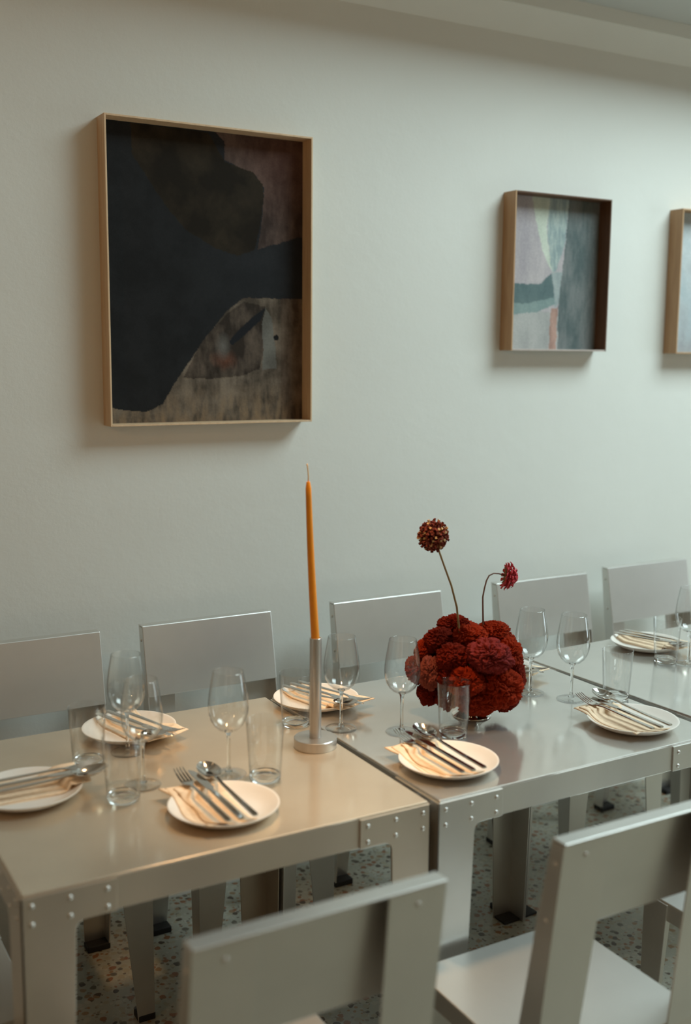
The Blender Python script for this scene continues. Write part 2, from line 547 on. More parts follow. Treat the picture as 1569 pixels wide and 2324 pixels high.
chair = make_chair()
ch_specs = [
    # near side, backs to the camera
    (.291, -.036, 0, 'aluminium chair with its back to the candlestick table, facing the wall'),
    (.874, -.032, 0, 'aluminium chair tucked up to the front of the bouquet table, by its left leg'),
    (1.466, -.022, 0, 'aluminium chair at the front of the bouquet table, by its right leg'),
    # against the wall
    (.271, .715, PI, 'aluminium chair by the wall behind two wine glasses, left of the large dark painting'),
    (.755, .715, PI, 'aluminium chair by the wall below the large dark painting'),
    (1.326, .715, PI, 'aluminium chair by the wall behind the candlestick and bouquet, between two paintings'),
    (1.908, .715, PI, 'aluminium chair by the wall behind the drooping pink flower'),
    (2.398, .745, PI, 'aluminium chair by the wall behind the last plate, at the table without centrepiece'),
    # head of the table
    (.055, .345, -PI / 2, 'aluminium chair at the free end of the candlestick table'),
]
for i, (x, y, rz, lab) in enumerate(ch_specs):
    o = chair if i == 0 else copy_tree(chair)
    o.location = (x, y, 0); o.rotation_euler = (0, 0, rz)
    o['label'] = lab; o['group'] = 'riveted sheet-aluminium dining chairs'

# ------------------------------------------------------------------ pictures
def in_poly(u, v, poly):
    c = False; j = len(poly) - 1
    for i in range(len(poly)):
        (xi, yi), (xj, yj) = poly[i], poly[j]
        if (yi > v) != (yj > v) and u < (xj - xi) * (v - yi) / (yj - yi) + xi: c = not c
        j = i
    return c

ART1 = {'upper_right': [(0.517, -0.013), (1.018, -0.017), (1.018, 0.331), (0.76, 0.387), (0.777, 0.315), (0.795, 0.174), (0.754, 0.136), (0.655, 0.108), (0.59, 0.09), (0.591, 0.027)],
 'blob': [(0.14, 0.002), (0.509, 0.005), (0.59, 0.096), (0.738, 0.125), (0.787, 0.162), (0.791, 0.209), (0.769, 0.316), (0.744, 0.393), (0.652, 0.415), (0.535, 0.392), (0.395, 0.337), (0.289, 0.253), (0.209, 0.169), (0.145, 0.101)],
 'band': [(0.76, 0.39), (1.018, 0.325), (1.018, 0.553), (0.767, 0.556), (0.683, 0.562), (0.601, 0.498)],
 'lower': [(0.683, 0.562), (1.018, 0.559), (1.019, 1.021), (-0.02, 1.011), (0.002, 0.946), (0.186, 0.963), (0.272, 0.935), (0.307, 0.89), (0.376, 0.817), (0.479, 0.714), (0.599, 0.608)],
 'bag': [(0.8, 0.59), (0.783, 0.667), (0.787, 0.761), (0.765, 0.814), (0.68, 0.838), (0.511, 0.85), (0.375, 0.845), (0.428, 0.771), (0.48, 0.708), (0.599, 0.619), (0.683, 0.576)],
 'pale': [(0.8, 0.596), (0.834, 0.636), (0.85, 0.724), (0.858, 0.813), (0.782, 0.819), (0.787, 0.725), (0.779, 0.655)],
 'knife': [(0.8, 0.593), (0.775, 0.638), (0.682, 0.698), (0.622, 0.731), (0.607, 0.717), (0.648, 0.682), (0.733, 0.627)]}
ART2 = {'cream': [(0.258, -0.016), (0.456, -0.026), (0.424, 0.216), (0.497, 0.482), (0.398, 0.364), (0.3, 0.128)],
 'teal_strip': [(0.447, -0.025), (0.662, -0.036), (0.633, 0.283), (0.54, 0.481), (0.497, 0.482), (0.434, 0.234)],
 'dark': [(0.662, -0.036), (1.033, -0.054), (1.068, 1.019), (0.581, 1.019), (0.582, 0.675), (0.608, 0.488), (0.637, 0.283)],
 'mid': [(0.497, 0.491), (0.608, 0.479), (0.583, 0.693), (0.533, 0.713)],
 'bow': [(-0.051, 0.571), (0.357, 0.568), (0.497, 0.491), (0.541, 0.694), (0.349, 0.752), (-0.038, 0.783)],
 'bow_hi': [(-0.045, 0.675), (0.211, 0.703), (0.53, 0.648), (0.541, 0.694), (0.349, 0.752), (-0.038, 0.783)],
 'pink': [(0.5, 0.722), (0.576, 0.717), (0.564, 1.019), (0.488, 1.019)]}

def lerp(a, b, t):
    t = max(0, min(1, t))
    return tuple(x + (y - x) * t for x, y in zip(a, b))

def smudge(u, v, sx, sy, seed):
    return noise.fractal(Vector((u * sx + seed, v * sy, seed * 1.7)), 0.8, 2.0, 5)

def art_dark(u, v):
    wu = u + .003 * smudge(u, v, 30, 30, 3.1); wv = v + .0028 * smudge(u, v, 30, 30, 9.4)
    n1 = smudge(u, v, 7, 9, 1.3); n2 = smudge(u, v, 34, 12, 5.5)
    c = lerp((.012, .0122, .0125), (.017, .0175, .0185), .5 + n1)
    c = lerp(c, lerp((.019, .0205, .0235), (.025, .027, .030), .5 + n1), (u - .35) / .6)
    if in_poly(wu, wv, ART1['upper_right']):
        c = lerp((.042, .028, .023), (.125, .085, .070), .45 + .6 * n1 + .35 * n2)
        c = lerp(c, (.12, .045, .03), .5 * max(0, 1 - math.hypot((u - .90) * 3, (v - .06) * 4)))
    if in_poly(wu, wv, ART1['blob']): c = lerp((.013, .0090, .0045), (.032, .023, .013), .3 + .8 * n1)
    if in_poly(wu, wv, ART1['lower']):
        c = lerp((.065, .050, .036), (.215, .172, .130), .45 + .7 * n1 + .35 * n2)
        c = lerp(c, (.24, .165, .10), max(0, min(1, (v - .86) * 9)) * (.35 + .8 * n2))
        if u > .88: c = lerp(c, (.08, .045, .03), .3)
    if in_poly(wu, wv, ART1['bag']):
        c = lerp((.030, .022, .016), (.125, .095, .072), .42 + .7 * n1 + .4 * n2 - max(0, v - .78) * 4)
        c = lerp(c, (.20, .075, .042), .7 * max(0, 1 - math.hypot((u - .585) * 12, (v - .783) * 24) + .3 * n2))
        c = lerp(c, (.20, .19, .17), .7 * max(0, 1 - math.hypot((u - .575) * 22, (v - .735) * 18)))
    if in_poly(wu, wv, ART1['pale']): c = lerp((.12, .115, .10), (.18, .175, .155), .5 + n1)
    if in_poly(u, v, ART1['knife']): c = (.012, .013, .016)
    if math.hypot((u - .857) * .58, (v - .701) * .77) < .0082: c = (.010, .010, .010)
    return c

def art_pastel(u, v):
    wu = u + .008 * smudge(u, v, 20, 14, 3.7); wv = v + .006 * smudge(u, v, 20, 14, 7.4)
    n1 = smudge(u, v, 6, 3, 2.1); n2 = smudge(u, v, 40, 10, 8.8)
    c = lerp((.40, .36, .38), (.52, .47, .47), .5 + .7 * n1 + .3 * n2)
    if v > .75: c = lerp((.36, .36, .345), (.46, .45, .43), .5 + n1)
    if in_poly(wu, wv, ART2['cream']): c = lerp((.50, .55, .46), (.62, .66, .56), .5 + n1)
    if in_poly(wu, wv, ART2['teal_strip']): c = lerp((.27, .34, .34), (.42, .48, .45), .5 + 1.3 * n2)
    if in_poly(wu, wv, ART2['dark']):
        c = lerp((.105, .135, .135), (.20, .215, .21), .45 + .8 * n1 + .4 * n2)
        c = lerp(c, (.24, .20, .18), max(0, (u - .82) * 1.5))
    if in_poly(wu, wv, ART2['mid']): c = lerp((.26, .31, .31), (.38, .42, .41), .5 + n1)
    if in_poly(wu, wv, ART2['bow']): c = lerp((.100, .150, .155), (.145, .200, .200), .5 + n1)
    if in_poly(wu, wv, ART2['bow_hi']): c = lerp((.190, .265, .260), (.255, .330, .315), .5 + n1)
    if in_poly(wu, wv, ART2['pink']): c = lerp((.30, .18, .15), (.52, .33, .27), .5 + n1)
    return c

def art_pale(u, v):
    n1 = smudge(u, v, 5, 4, 4.6)
    c = lerp((.42, .48, .50), (.56, .60, .60), .5 + n1)
    c = lerp(c, (.34, .36, .38), (v - .55) * 2 + n1)
    c = lerp(c, (.52, .48, .44), (u - .6) * 1.6 + .8 * n1)
    return c

def picture(name, label, x0, x1, z0, z1, yf, fmat, fn, nu, nv, ft=.005, mats=None):
    root = thing(name, label, 'painting', ((x0 + x1) / 2, Y1, z0))
    hx = (x1 - x0) / 2; h = z1 - z0; d = Y1 - yf
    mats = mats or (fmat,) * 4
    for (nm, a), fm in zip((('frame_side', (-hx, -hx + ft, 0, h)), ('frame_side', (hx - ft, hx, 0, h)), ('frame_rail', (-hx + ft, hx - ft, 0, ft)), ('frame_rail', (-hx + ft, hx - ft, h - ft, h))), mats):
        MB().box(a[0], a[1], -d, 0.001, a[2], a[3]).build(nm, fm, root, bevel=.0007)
    # painted panel at the back of the box frame
    iw, ih = 2 * (hx - ft), h - 2 * ft
    mb = MB(); vs = []; cols = []
    for j in range(nv + 1):
        for i in range(nu + 1):
            u, v = i / nu, j / nv
            vs.append((-hx + ft + u * iw, -.008, h - ft - v * ih)); cols.append(fn(u, v))
    fs = [(j * (nu + 1) + i, j * (nu + 1) + i + 1, (j + 1) * (nu + 1) + i + 1, (j + 1) * (nu + 1) + i) for j in range(nv) for i in range(nu)]
    n0 = len(vs)
    x_l, x_r, zb, zt_ = -hx + ft, hx - ft, ft, h - ft
    vs += [(x_l, -.0079, zb), (x_r, -.0079, zb), (x_r, -.0079, zt_), (x_l, -.0079, zt_), (x_l, -.0005, zb), (x_r, -.0005, zb), (x_r, -.0005, zt_), (x_l, -.0005, zt_)]
    fs += [(n0 + 4, n0 + 5, n0 + 6, n0 + 7), (n0, n0 + 1, n0 + 5, n0 + 4), (n0 + 2, n0 + 3, n0 + 7, n0 + 6), (n0 + 1, n0 + 2, n0 + 6, n0 + 5), (n0 + 3, n0, n0 + 4, n0 + 7)]
    mb.add(vs, fs)
    o = mb.build('canvas', 'paint', root)
    at = o.data.color_attributes.new('paint', 'FLOAT_COLOR', 'POINT')
    flat = []
    for c in cols: flat += [c[0], c[1], c[2], 1]
    flat += [.3, .3, .3, 1] * (len(vs) - n0)
    at.data.foreach_set('color', flat)
    return root

picture('large_painting', 'large dark abstract painting in a pale wooden box frame', .528, 1.118, 1.372, 2.155, 1.180, 'frame', art_dark, 250, 330)
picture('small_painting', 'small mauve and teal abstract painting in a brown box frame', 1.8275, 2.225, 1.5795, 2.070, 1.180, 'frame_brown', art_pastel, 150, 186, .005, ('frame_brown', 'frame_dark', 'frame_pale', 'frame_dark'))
picture('pale_painting', 'pale blue-grey painting in a brown box frame beyond the small teal painting', 2.549, 2.945, 1.575, 2.066, 1.180, 'frame_brown', art_pale, 60, 70)

# ------------------------------------------------------------------ tableware
TZ = .75
def plate_z(r):
    pts = [(0, .0055), (.060, .0055), (.074, .0085), (.086, .0135), (.096, .0195), (.100, .0205)]
    for (a, za), (b, zb) in zip(pts, pts[1:]):
        if r <= b: return za + (zb - za) * (r - a) / (b - a)
    return .0205

def make_plate():
    prof = [(0, .0055), (.058, .0055), (.066, .0062), (.074, .0085), (.086, .0135), (.095, .0190), (.0985, .0205), (.1000, .0202), (.1000, .0190), (.092, .0125), (.080, .0060), (.066, .0018), (.060, .0), (.054, .0), (.052, .002), (0, .002)]
    o = MB().lathe(prof, 64).build('plate', 'china', smooth='auto')
    return o

def make_napkin(seed):
    mb = MB(); rnd = random.Random(seed)
    ph = [rnd.uniform(0, 6) for _ in range(6)]
    nu, nv = 22, 30
    # three loose folds lying on one another, the upper ones a little narrower
    for lay, (xa, xb, ya, yb) in enumerate(((-.072, .030, -.082, .112), (-.064, .026, -.074, .104), (-.050, .030, -.084, .094))):
        top = []; bot = []
        for j in range(nv + 1):
            v = j / nv; y = ya + (yb - ya) * v
            for i in range(nu + 1):
                u = i / nu
                wob = .0045 * math.sin(v * 9 + ph[lay]) * (1 - u) + .003 * math.sin(v * 5 + ph[lay + 2]) * u
                skew = -.010 * (v - .3) * (1 - u)
                x = xa + (xb - xa) * u + wob + skew
                yy = y + .004 * math.sin(u * 6 + ph[lay + 1])
                base = plate_z(math.hypot(x, yy))
                fold = .0024 * (1 + math.sin(u * 4.5 + v * 1.5 + ph[lay])) * (.3 + .7 * max(0, 1 - u * 1.8))
                z = base + .0008 + lay * .0016 + fold * (.4 if lay == 0 else .75)
                if v > .86: z = max(z, .0215 + lay * .0016 - .003 * (v - .86) * 8)
                edge = min(u, 1 - u, v, 1 - v)
                z -= .0014 * max(0, 1 - edge * 14)
                top.append((x, yy, z)); bot.append((x, yy, z - .0017))
        n = (nu + 1) * (nv + 1)
        fs = []
        for j in range(nv):
            for i in range(nu):
                a = j * (nu + 1) + i; q = (a, a + 1, a + nu + 2, a + nu + 1)
                fs.append(q); fs.append(tuple(k + n for k in reversed(q)))
        ring = [i for i in range(nu + 1)] + [j * (nu + 1) + nu for j in range(1, nv + 1)] + [nv * (nu + 1) + i for i in range(nu - 1, -1, -1)] + [j * (nu + 1) for j in range(nv - 1, 0, -1)]
        for a, b in zip(ring, ring[1:] + ring[:1]): fs.append((a, a + n, b + n, b))
        mb.add(top + bot, fs)
    return mb.build('napkin', 'linen', smooth=True)

def bar_loft(st):
    """st: list of (y, half width, z top, thickness, x centre)"""
    secs = []
    for y, hwd, z, t, x in st:
        b = min(hwd, t) * .35
        secs.append([(x - hwd, y, z - t / 2), (x - hwd + b, y, z), (x + hwd - b, y, z), (x + hwd, y, z - t / 2), (x + hwd - b, y, z - t), (x - hwd + b, y, z - t)])
    return secs

def make_fork():
    root = thing('fork', '', 'fork')
    h = MB().loft(bar_loft([(-.092, .0048, .0035, .0032, 0), (-.088, .0058, .0036, .0034, 0), (-.02, .0050, .0040, .0036, 0), (.05, .0036, .0046, .0036, 0), (.066, .0030, .0044, .0034, 0), (.078, .0040, .0030, .0026, 0), (.088, .0095, .0012, .0020, 0), (.096, .0115, .0010, .0018, 0), (.102, .0118, .0014, .0018, 0)]))
    h.build('handle', 'steel', root, smooth='auto')
    for k in range(4):
        x = -.0096 + k * .0064
        MB().loft(bar_loft([(.100, .0022, .0014, .0018, x), (.115, .0019, .0032, .0017, x * .99), (.130, .0016, .0066, .0015, x * .97), (.140, .0013, .0100, .0013, x * .95), (.145, .0006, .0118, .0010, x * .94)])).build('tine', 'steel', root, smooth='auto')
    return root

def make_knife():
    root = thing('knife', '', 'knife')
    MB().loft(bar_loft([(-.094, .0050, .0042, .0042, 0), (-.090, .0060, .0044, .0046, 0), (-.02, .0056, .0046, .0048, 0), (.03, .0046, .0046, .0046, 0), (.040, .0040, .0044, .0040, 0)])).build('handle', 'steel', root, smooth='auto')
    MB().loft(bar_loft([(.038, .0044, .0040, .0022, 0), (.050, .0078, .0038, .0018, .001), (.10, .0086, .0036, .0016, .0005), (.122, .0078, .0036, .0014, -.0005), (.136, .0050, .0036, .0012, -.002), (.143, .0014, .0036, .0010, -.004)])).build('blade', 'steel', root, smooth='auto')
    return root

def make_spoon():
    root = thing('spoon', '', 'spoon')
    MB().loft(bar_loft([(-.094, .0048, .0036, .0032, 0), (-.090, .0060, .0037, .0034, 0), (-.02, .0052, .0042, .0036, 0), (.05, .0038, .0062, .0036, 0), (.072, .0034, .0086, .0034, 0), (.082, .0044, .0094, .0028, 0), (.088, .0050, .0096, .0020, 0)])).build('handle', 'steel', root, smooth='auto')
    mb = MB(); top = []; bot = []; nr, ns = 8, 36
    def pt(r, a, off):
        x = .0218 * r * math.sin(a); y = .114 + .0315 * r * math.cos(a) * (1.06 if math.cos(a) > 0 else 1.0)
        z = .0102 - .0105 * (1 - r ** 2.2) + off + .003 * (y - .114) / .03
        return (x, y, z)
    vs = []
    for off in (0, -.0014):
        for j in range(nr + 1):
            for i in range(ns):
                vs.append(pt(max(j / nr, 1e-3), 2 * PI * i / ns, off * (1 if j < nr else .7)))
    n = (nr + 1) * ns; fs = []
    for j in range(nr):
        for i in range(ns):
            a = j * ns + i; b = j * ns + (i + 1) % ns
            fs.append((a, b, b + ns, a + ns)); fs.append((n + a + ns, n + b + ns, n + b, n + a))
    fs.append(tuple(range(ns))); fs.append(tuple(n + i for i in reversed(range(ns))))
    for i in range(ns):
        a = nr * ns + i; b = nr * ns + (i + 1) % ns; fs.append((a, b, b + n, a + n))
    mb.add(vs, fs)
    mb.build('bowl', 'steel', root, smooth='auto')
    return root

plate0 = make_plate(); napkins = [make_napkin(s) for s in (3, 11, 23)]
fork0, knife0, spoon0 = make_fork(), make_knife(), make_spoon()
used = set()
def inst(src, loc, rz, rx=0.0):
    if src.name in used: o = copy_tree(src)
    else: o = src; used.add(src.name)
    o.location = loc; o.rotation_euler = (rx, 0, rz)
    return o

# plate centre, rotation of the cutlery, where it is
settings = [
    ((.391, .136), 0.0, 'in front of the candlestick', 0),
    ((.870, .123), 0.0, 'in front of the red bouquet', 1),
    ((1.372, .129), 0.0, 'before the lone wine glass', 2),
    ((.100, .372), -PI / 2, 'at the table end with one chair', 1),
    ((.373, .606), PI + .28, 'behind two close wine glasses', 2),
    ((.824, .598), PI + .28, 'just behind the candlestick', 0),
    ((1.350, .598), PI + .25, 'hidden behind the bouquet', 1),
    ((1.884, .599), PI + .22, 'on the table without centrepiece', 2),
]
for (px_, py_), rz, where, nk in settings:
    p = inst(plate0, (px_, py_, TZ), 0)
    tag(p, 'small round cream plate ' + where, 'plate', 'cream side plates')
    n_ = inst(napkins[nk], (px_, py_, TZ), rz)
    tag(n_, 'folded peach napkin on the plate ' + where, 'napkin', 'folded napkins on plates')
    c, s = math.cos(rz), math.sin(rz)
    for src, lx, nm, cat, z in ((fork0, -.031, 'steel fork', 'fork', .0275), (knife0, -.007, 'steel knife', 'knife', .0270), (spoon0, .019, 'steel spoon', 'spoon', .0275)):
        o = inst(src, (px_ + c * lx, py_ + s * lx, TZ + z), rz, .012)
        tag(o, nm + ' lying on the napkin ' + where, cat, 'cutlery laid on plates')

# wine glasses
def make_wineglass():
    root = thing('wine_glass', '', 'wine glass')
    outer = [(.0040, .0865), (.0110, .0880), (.0200, .0925), (.0290, .1010), (.0352, .1120), (.0386, .1250), (.0396, .1380), (.0388, .1520), (.0364, .1700), (.0334, .1880), (.0304, .2050), (.0298, .2080)]
    inner = [(.0291, .2080), (.0296, .2050), (.0326, .1880), (.0356, .1700), (.0380, .1520), (.0388, .1380), (.0378, .1250), (.0343, .1125), (.0280, .1022), (.0190, .0945), (.0100, .0905), (0, .0895)]
    MB().lathe(outer + inner, 48).build('bowl', 'glass_thin', root, smooth=True)
    MB().lathe([(0, .0895), (.0052, .0893), (.0085, .0888), (.0052, .0835), (.0042, .0790), (.0035, .0700), (.0032, .0450), (.0034, .0200), (.0045, .0110), (.0075, .0062), (0, .0060)], 24).build('stem', 'glass', root, smooth=True)
    MB().lathe([(0, .0066), (.0080, .0062), (.0150, .0042), (.0250, .0026), (.0340, .0018), (.0350, .0010), (.0345, .0002), (.0200, .0006), (0, .0012)], 48).build('foot', 'glass_thin', root, smooth=True)
    return root

wg0 = make_wineglass()
wines = [
    (.336, .506, 'stemmed wine glass behind a tumbler, beside the wall-side plate of the candlestick table'),
    (.306, .325, 'stemmed wine glass just behind a tumbler, between two plates of the candlestick table'),
    (.471, .298, 'stemmed wine glass behind the spoon and left of a tumbler, before the candlestick'),
    (.793, .423, 'stemmed wine glass right beside the candlestick, over the table gap'),
    (.898, .341, 'stemmed wine glass overlapping the bouquet, beside the candlestick side'),
    (1.324, .427, 'stemmed wine glass close behind the bouquet, nearer the wall'),
    (1.379, .340, 'stemmed wine glass standing alone between the bouquet and a tumbler'),
    (1.862, .425, 'stemmed wine glass beside the tumbler on the table without a centrepiece'),
]
for i, (x, y, lab) in enumerate(wines):
    o = inst(wg0, (x, y, TZ), i * .7)
    tag(o, lab, 'wine glass', 'clear stemmed wine glasses')

# tumblers
def make_tumbler():
    root = thing('tumbler', '', 'tumbler')
    MB().lathe([(.0304, .0095), (.0320, .0300), (.0372, .1195), (.0376, .1205), (.0368, .1210), (.0358, .1205), (.0356, .1195), (.0304, .0300), (.0290, .0120)], 48).build('glass_wall', 'glass_thin', root, smooth=True)
    MB().lathe([(0, .0085), (.0200, .0088), (.0275, .0105), (.0300, .0125), (.0306, .0120), (.0303, .0060), (.0290, .0012), (.0265, .0002), (.0220, .0012), (0, .0016)], 48).build('base', 'glass', root, smooth=True)
    return root

tb0 = make_tumbler()
tumblers = [
    (.246, .480, 'clear straight tumbler between the wall-side plate and the end plate'),
    (.252, .277, 'clear straight tumbler overlapping a wine glass, beside the end plate'),
    (.522, .240, 'clear straight tumbler standing left of the candlestick foot'),
    (.714, .488, 'clear straight tumbler just behind the candlestick tube'),
    (.983, .267, 'clear straight tumbler standing in front of the bouquet vase'),
    (1.479, .294, 'clear straight tumbler at the gap between bouquet table and next table'),
    (1.822, .467, 'clear straight tumbler before the last plate, on the table without a centrepiece'),
]
for i, (x, y, lab) in enumerate(tumblers):
    o = inst(tb0, (x, y, TZ), i * .5)
    tag(o, lab, 'glass', 'clear water tumblers')

# ------------------------------------------------------------------ candlestick and candle
cs = thing('candlestick', 'turned steel candlestick with a flat round foot and slim tube', 'candlestick', (.691, .352, TZ))
MB().lathe([(0, 0), (.0440, 0), (.0450, .0010), (.0450, .0200), (.0440, .0210), (0, .0210)], 64).build('foot', 'steel_satin', cs, smooth='auto')
MB().lathe([(0, .0205), (.0124, .0205), (.0124, .2335), (.0120, .2340), (.0100, .2340), (.0096, .2335), (.0096, .2150), (0, .2150)], 40).build('tube', 'steel_satin', cs, smooth='auto')
cd = thing('taper_candle', 'tall unlit orange taper candle leaning slightly in the candlestick', 'candle', (.691, .352, TZ + .214))
path = []; rad = []
lean = Vector((-.8695, .494, 0)) * .0165
for k in range(26):
    t = k / 25
    bow = -.0018 * math.sin(PI * t)
    p = lean * (t ** 1.05) + Vector((.8695, -.494, 0)) * bow + Vector((0, 0, .004 + .340 * t))
    path.append(p); rad.append(.0089 - .0030 * t - (.0 if t < .985 else .0022))
MB().tube(path, rad, 20).build('wax', 'wax', cd, smooth='auto')
tip = path[-1]
MB().tube([tip + Vector((0, 0, -.004)), tip + Vector((.0005, 0, .010)), tip + Vector((-.0008, 0, .022)), tip + Vector((-.0020, 0, .032)), tip + Vector((-.0026, .0005, .036)), tip + Vector((-.0040, .001, .0335))], [.0013, .0012, .0011, .0012, .0014, .0008], 8).build('wick', 'wick', cd, smooth=True)

# ------------------------------------------------------------------ vase and flowers
VC = Vector((1.100, .360, TZ))
vs_ = thing('footed_vase', 'small chrome footed bowl vase hidden under red flowers', 'vase', VC)
MB().lathe([(0, .0), (.0430, .0), (.0445, .0012), (.0440, .0030), (.0380, .0070), (.0280, .0130), (.0210, .0220), (.0190, .0300), (0, .0300)], 48).build('foot', 'chrome', vs_, smooth='auto')
MB().lathe([(0, .0290), (.0190, .0295), (.0300, .0345), (.0450, .0450), (.0540, .0600), (.0580, .0780), (.0575, .0800), (.0560, .0780), (.0520, .0610), (.0430, .0480), (.0280, .0380), (0, .0350)], 48).build('bowl', 'chrome', vs_, smooth='auto')

def celosia_mesh(seed):
    bm = bmesh.new()
    bmesh.ops.create_icosphere(bm, subdivisions=6, radius=1.0)
    off = Vector((seed * 7.13, seed * 3.7, seed * 1.9))
    nz = noise.noise
    for v in bm.verts:
        d = v.co.normalized()
        lob = nz(d * 1.4 + off) * .22
        wv = Vector((nz(d * 2.2 + off), nz(d * 2.2 + off * 1.3), nz(d * 2.2 + off * 1.7)))
        r1 = 1 - min(1, abs(nz(d * 2.1 + off + wv * .8)) * 3.2)      # long brain-like folds
        r2 = 1 - min(1, abs(nz(d * 6.5 + off * 2 + wv * 1.4)) * 2.6)  # ruffles on the folds
        fz = nz(d * 15 + off) * .7 + nz(d * 34 + off) * .95            # velvet grain
        v.co = d * (.96 + lob - .20 * r1 ** 2 + .11 * (r2 - .4) + .060 * fz)
    me = bpy.data.meshes.new('head')
    bm.to_mesh(me); bm.free()
    me.polygons.foreach_set('use_smooth', [True] * len(me.polygons))
    me.materials.append(None)
    return me

cel = [celosia_mesh(s) for s in range(1, 6)]
def celosia(off, rx_, rz_, mat, label, k, ry_=None):
    base = VC + Vector((0, 0, .118))
    ctr = base + Vector(off)
    neck = VC + Vector((off[0] * .22, off[1] * .22, .060))
    root = thing('celosia_flower', label, 'flower', neck, 0, 'velvety cockscomb flowers of the bouquet')
    h = bpy.data.objects.new('head', cel[k % 5]); C.objects.link(h); h.parent = root
    h.material_slots[0].link = 'OBJECT'; h.material_slots[0].material = M[mat]
    h.location = ctr - neck
    h.scale = (rx_, ry_ or (rx_ + rz_) / 2, rz_)
    h.rotation_euler = (0, 0, k * 1.3 if abs(rx_ - rz_) < .004 else (-.53 + (.3 if k % 2 else -.2)))
    d = ctr - neck
    MB().tube([(0, 0, 0), d * .5 + Vector((0, 0, .004)), d * .95], [.004, .0035, .004], 8).build('stem', 'stem', root, smooth=True)
    return root

heads = [
    ((-.019, .050, .084), .038, .026, 'celosia_dark', 'dark red cockscomb head topping the bouquet, behind the tall stem'),
    ((-.020, -.016, .070), .042, .030, 'celosia_red', 'bright red cockscomb head from which the tall pompom stem rises'),
    ((.043, -.018, .073), .042, .030, 'celosia_red', 'bright red cockscomb head at the foot of the bent pink flower stem'),
    ((-.069, .035, .058), .040, .029, 'celosia_dark', 'dark red cockscomb head on the upper shoulder towards the candlestick'),
    ((-.014, -.077, .042), .052, .040, 'celosia_pink', 'large pinkish crimson cockscomb head at the front of the bouquet'),
    ((-.094, .058, .034), .024, .024, 'celosia_red', 'small orange-red cockscomb head above the salmon pink one'),
    ((-.104, .014, -.008), .028, .039, 'celosia_salmon', 'salmon pink cockscomb head on the side facing the candlestick'),
    ((-.110, .062, -.009), .026, .035, 'celosia_pink', 'dusky pink cockscomb head tucked behind the salmon one'),
    ((-.072, -.024, .032), .041, .034, 'celosia_dark', 'dark red cockscomb head between the salmon and large pinkish ones'),
    ((.050, -.064, .035), .032, .037, 'celosia_red', 'red cockscomb head beside the large pinkish one, towards the lone wine glass'),
    ((.066, -.058, -.012), .031, .048, 'celosia_dark', 'tall dark red cockscomb head on the flank facing the lone wine glass'),
    ((-.060, -.060, -.013), .041, .034, 'celosia_red', 'orange-red cockscomb head just above the tumbler rim'),
    ((.013, -.084, -.030), .050, .048, 'celosia_red', 'largest red cockscomb head, low under the pinkish one'),
    ((-.088, .040, -.062), .034, .030, 'celosia_dark', 'dark red cockscomb head hanging below the salmon one'),
    ((-.032, -.058, -.062), .048, .034, 'celosia_red', 'bright red cockscomb head hanging right over the vase foot'),
    ((-.071, -.008, -.062), .030, .029, 'celosia_dark', 'dark red cockscomb head seen through the tumbler'),
    ((.040, -.060, -.066), .040, .031, 'celosia_dark', 'dark red cockscomb head lowest of all, over the red reflection'),
    ((-.080, -.020, -.009), .034, .033, 'celosia_dark', 'shaded dark red cockscomb head right of the salmon one'),
    # the side towards the wall
    ((.083, .010, .030), .038, .038, 'celosia_red', 'red cockscomb head at the back, high on the flank facing the lone wine glass'),
    ((.078, .020, -.035), .038, .040, 'celosia_dark', 'dark cockscomb head at the back, low on the flank facing the lone wine glass'),
    ((.035, .073, .045), .042, .038, 'celosia_red', 'red cockscomb head on the wall side, high up'),
    ((.040, .078, -.025), .044, .038, 'celosia_dark', 'dark cockscomb head on the wall side, low down'),
    ((-.045, .083, .030), .038, .036, 'celosia_red', 'red cockscomb head on the wall side, behind the dark shoulder head'),
    ((-.050, .083, -.035), .040, .036, 'celosia_red', 'red cockscomb head on the wall side, behind the dusky pink one'),
]
for k, (off, a, b, mt, lab) in enumerate(heads):
    celosia(off, a, b, mt, lab, k)

# tall scabious seed head on a long curved stem
def florets(mb_list, n, ctr, rad, axis, seed, r0, r1, hemi=-1.1):
    rnd = random.Random(seed)
    ax = Vector(axis).normalized()
    for k in range(n):
        t = (k + .5) / n
        ph = math.acos(1 - 2 * t); th = PI * (1 + 5 ** .5) * k
        d = Vector((math.cos(th) * math.sin(ph), math.sin(th) * math.sin(ph), math.cos(ph)))
        if d.dot(ax) < hemi: continue
        d = (d + Vector((rnd.uniform(-.12, .12), rnd.uniform(-.12, .12), rnd.uniform(-.12, .12)))).normalized()
        R_ = rad * rnd.uniform(r0, r1)
        a = d.orthogonal().normalized(); b = d.cross(a)
        mb = mb_list[0 if rnd.random() < .84 or len(mb_list) == 1 else 1]
        base = ctr + d * rad * .55; mid = ctr + d * R_ * .92; end = ctr + d * R_
        wd = rad * .085
        # four-lobed little floret: a stalk that opens into a small cup
        s0 = [base + a * wd * .35 * math.cos(i * PI / 2) + b * wd * .35 * math.sin(i * PI / 2) for i in range(4)]
        s1 = [mid + a * wd * math.cos(i * PI / 2) + b * wd * math.sin(i * PI / 2) for i in range(4)]
        s2 = [end + a * wd * 1.15 * math.cos(i * PI / 2 + .3) + b * wd * 1.15 * math.sin(i * PI / 2 + .3) + d * rad * rnd.uniform(-.03, .06) for i in range(4)]
        mb.loft([s0, s1, s2])

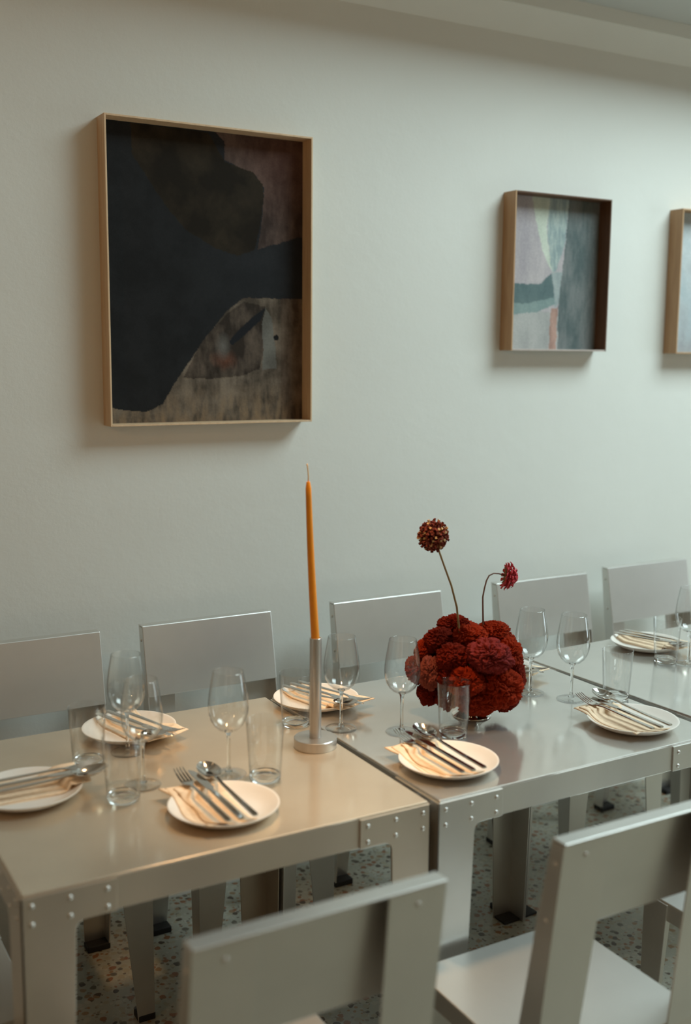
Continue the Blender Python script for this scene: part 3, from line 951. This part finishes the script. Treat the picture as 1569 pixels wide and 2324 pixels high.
sb = thing('scabious_seed_head', 'dark maroon pompom seed head on a tall bare stem above the bouquet', 'flower', VC + Vector((-.030, -.004, .09)))
o_ = sb.location
def wpt(x, z, y=.352): return Vector((x, y, z)) - o_
MB().tube([(0, 0, 0), wpt(1.053, .962), wpt(1.046, 1.010), wpt(1.030, 1.060), wpt(1.008, 1.110), wpt(.993, 1.145), wpt(.985, 1.165)], [.0026, .0025, .0024, .0022, .0021, .0021, .0024], 10).build('stem', 'stem', sb, smooth=True)
hc = wpt(.979, 1.176)
core = MB()
core.lathe([(0, -.02), (.012, -.017), (.019, -.008), (.021, 0), (.019, .008), (.012, .017), (0, .02)], 16, tuple(hc)).build('core', 'seed', sb, smooth=True)
fa, fb = MB(), MB()
florets([fa, fb], 330, hc, .0335, (0, 0, 1), 5, .82, 1.10)
fl = fa.build('florets', 'seed', sb); fl['kind'] = 'stuff'
fl = fb.build('floret_tips', 'seed_tip', sb); fl['kind'] = 'stuff'

# drooping pink scabious
sp = thing('pink_scabious', 'pink scabious flower nodding sideways on a sharply bent stem above the bouquet', 'flower', VC + Vector((.018, -.006, .09)))
o_ = sp.location
MB().tube([(0, 0, 0), wpt(1.120, .964), wpt(1.118, 1.000), wpt(1.117, 1.025), wpt(1.121, 1.045), wpt(1.126, 1.062), wpt(1.133, 1.073), wpt(1.146, 1.077), wpt(1.160, 1.075), wpt(1.176, 1.070)], [.0023, .0022, .0020, .0019, .0018, .0017, .0016, .0015, .0015, .0017], 10).build('stem', 'stem_purple', sp, smooth=True)
hc = wpt(1.182, 1.068)
ax = Vector((.83, -.45, -.20)).normalized()
a_ = Vector((0, 0, 1)); a_ = (a_ - ax * a_.dot(ax)).normalized(); b_ = ax.cross(a_)
pf = MB(); rnd = random.Random(12)
for ring_, (nn, r_, hgt, wd) in enumerate(((15, .0265, -.004, .0064), (15, .0285, .004, .0062), (14, .0250, .011, .0058), (12, .0195, .0165, .0052), (9, .0130, .0205, .0048), (6, .0065, .0230, .0044))):
    for k in range(nn):
        th = 2 * PI * (k + .5 * (ring_ % 2)) / nn + rnd.uniform(-.1, .1)
        dr = a_ * math.cos(th) + b_ * math.sin(th); tn = ax.cross(dr)
        rr_ = r_ * rnd.uniform(.86, 1.12)
        p0 = hc + dr * rr_ * .3 + ax * hgt * .5; p1 = hc + dr * rr_ * .72 + ax * (hgt + .002); p2 = hc + dr * rr_ + ax * (hgt + rnd.uniform(-.003, .003)); p3 = hc + dr * (rr_ + .0035) + ax * (hgt - .002)
        pf.loft([[p0 + tn * wd * .25, p0 - tn * wd * .25, p0 - tn * wd * .25 + ax * .0012, p0 + tn * wd * .25 + ax * .0012],
                 [p1 + tn * wd * .55, p1 - tn * wd * .55, p1 - tn * wd * .55 + ax * .0014, p1 + tn * wd * .55 + ax * .0014],
                 [p2 + tn * wd * .62, p2 - tn * wd * .62, p2 - tn * wd * .62 + ax * .0014, p2 + tn * wd * .62 + ax * .0014],
                 [p3 + tn * wd * .25, p3 - tn * wd * .25, p3 - tn * wd * .25 + ax * .0010, p3 + tn * wd * .25 + ax * .0010]])
o = pf.build('petals', 'pinkflower', sp); o['kind'] = 'stuff'
cm = MB()
for k in range(10):
    th = 2 * PI * k / 10
    dr = a_ * math.cos(th) + b_ * math.sin(th)
    cm.tube([hc + dr * .003, hc + dr * .012 - ax * .003, hc + dr * .020 - ax * .007], [.0018, .0015, .0005], 6)
o = cm.build('sepals', 'stem', sp, smooth=True); o['kind'] = 'stuff'

bpy.context.view_layer.update()
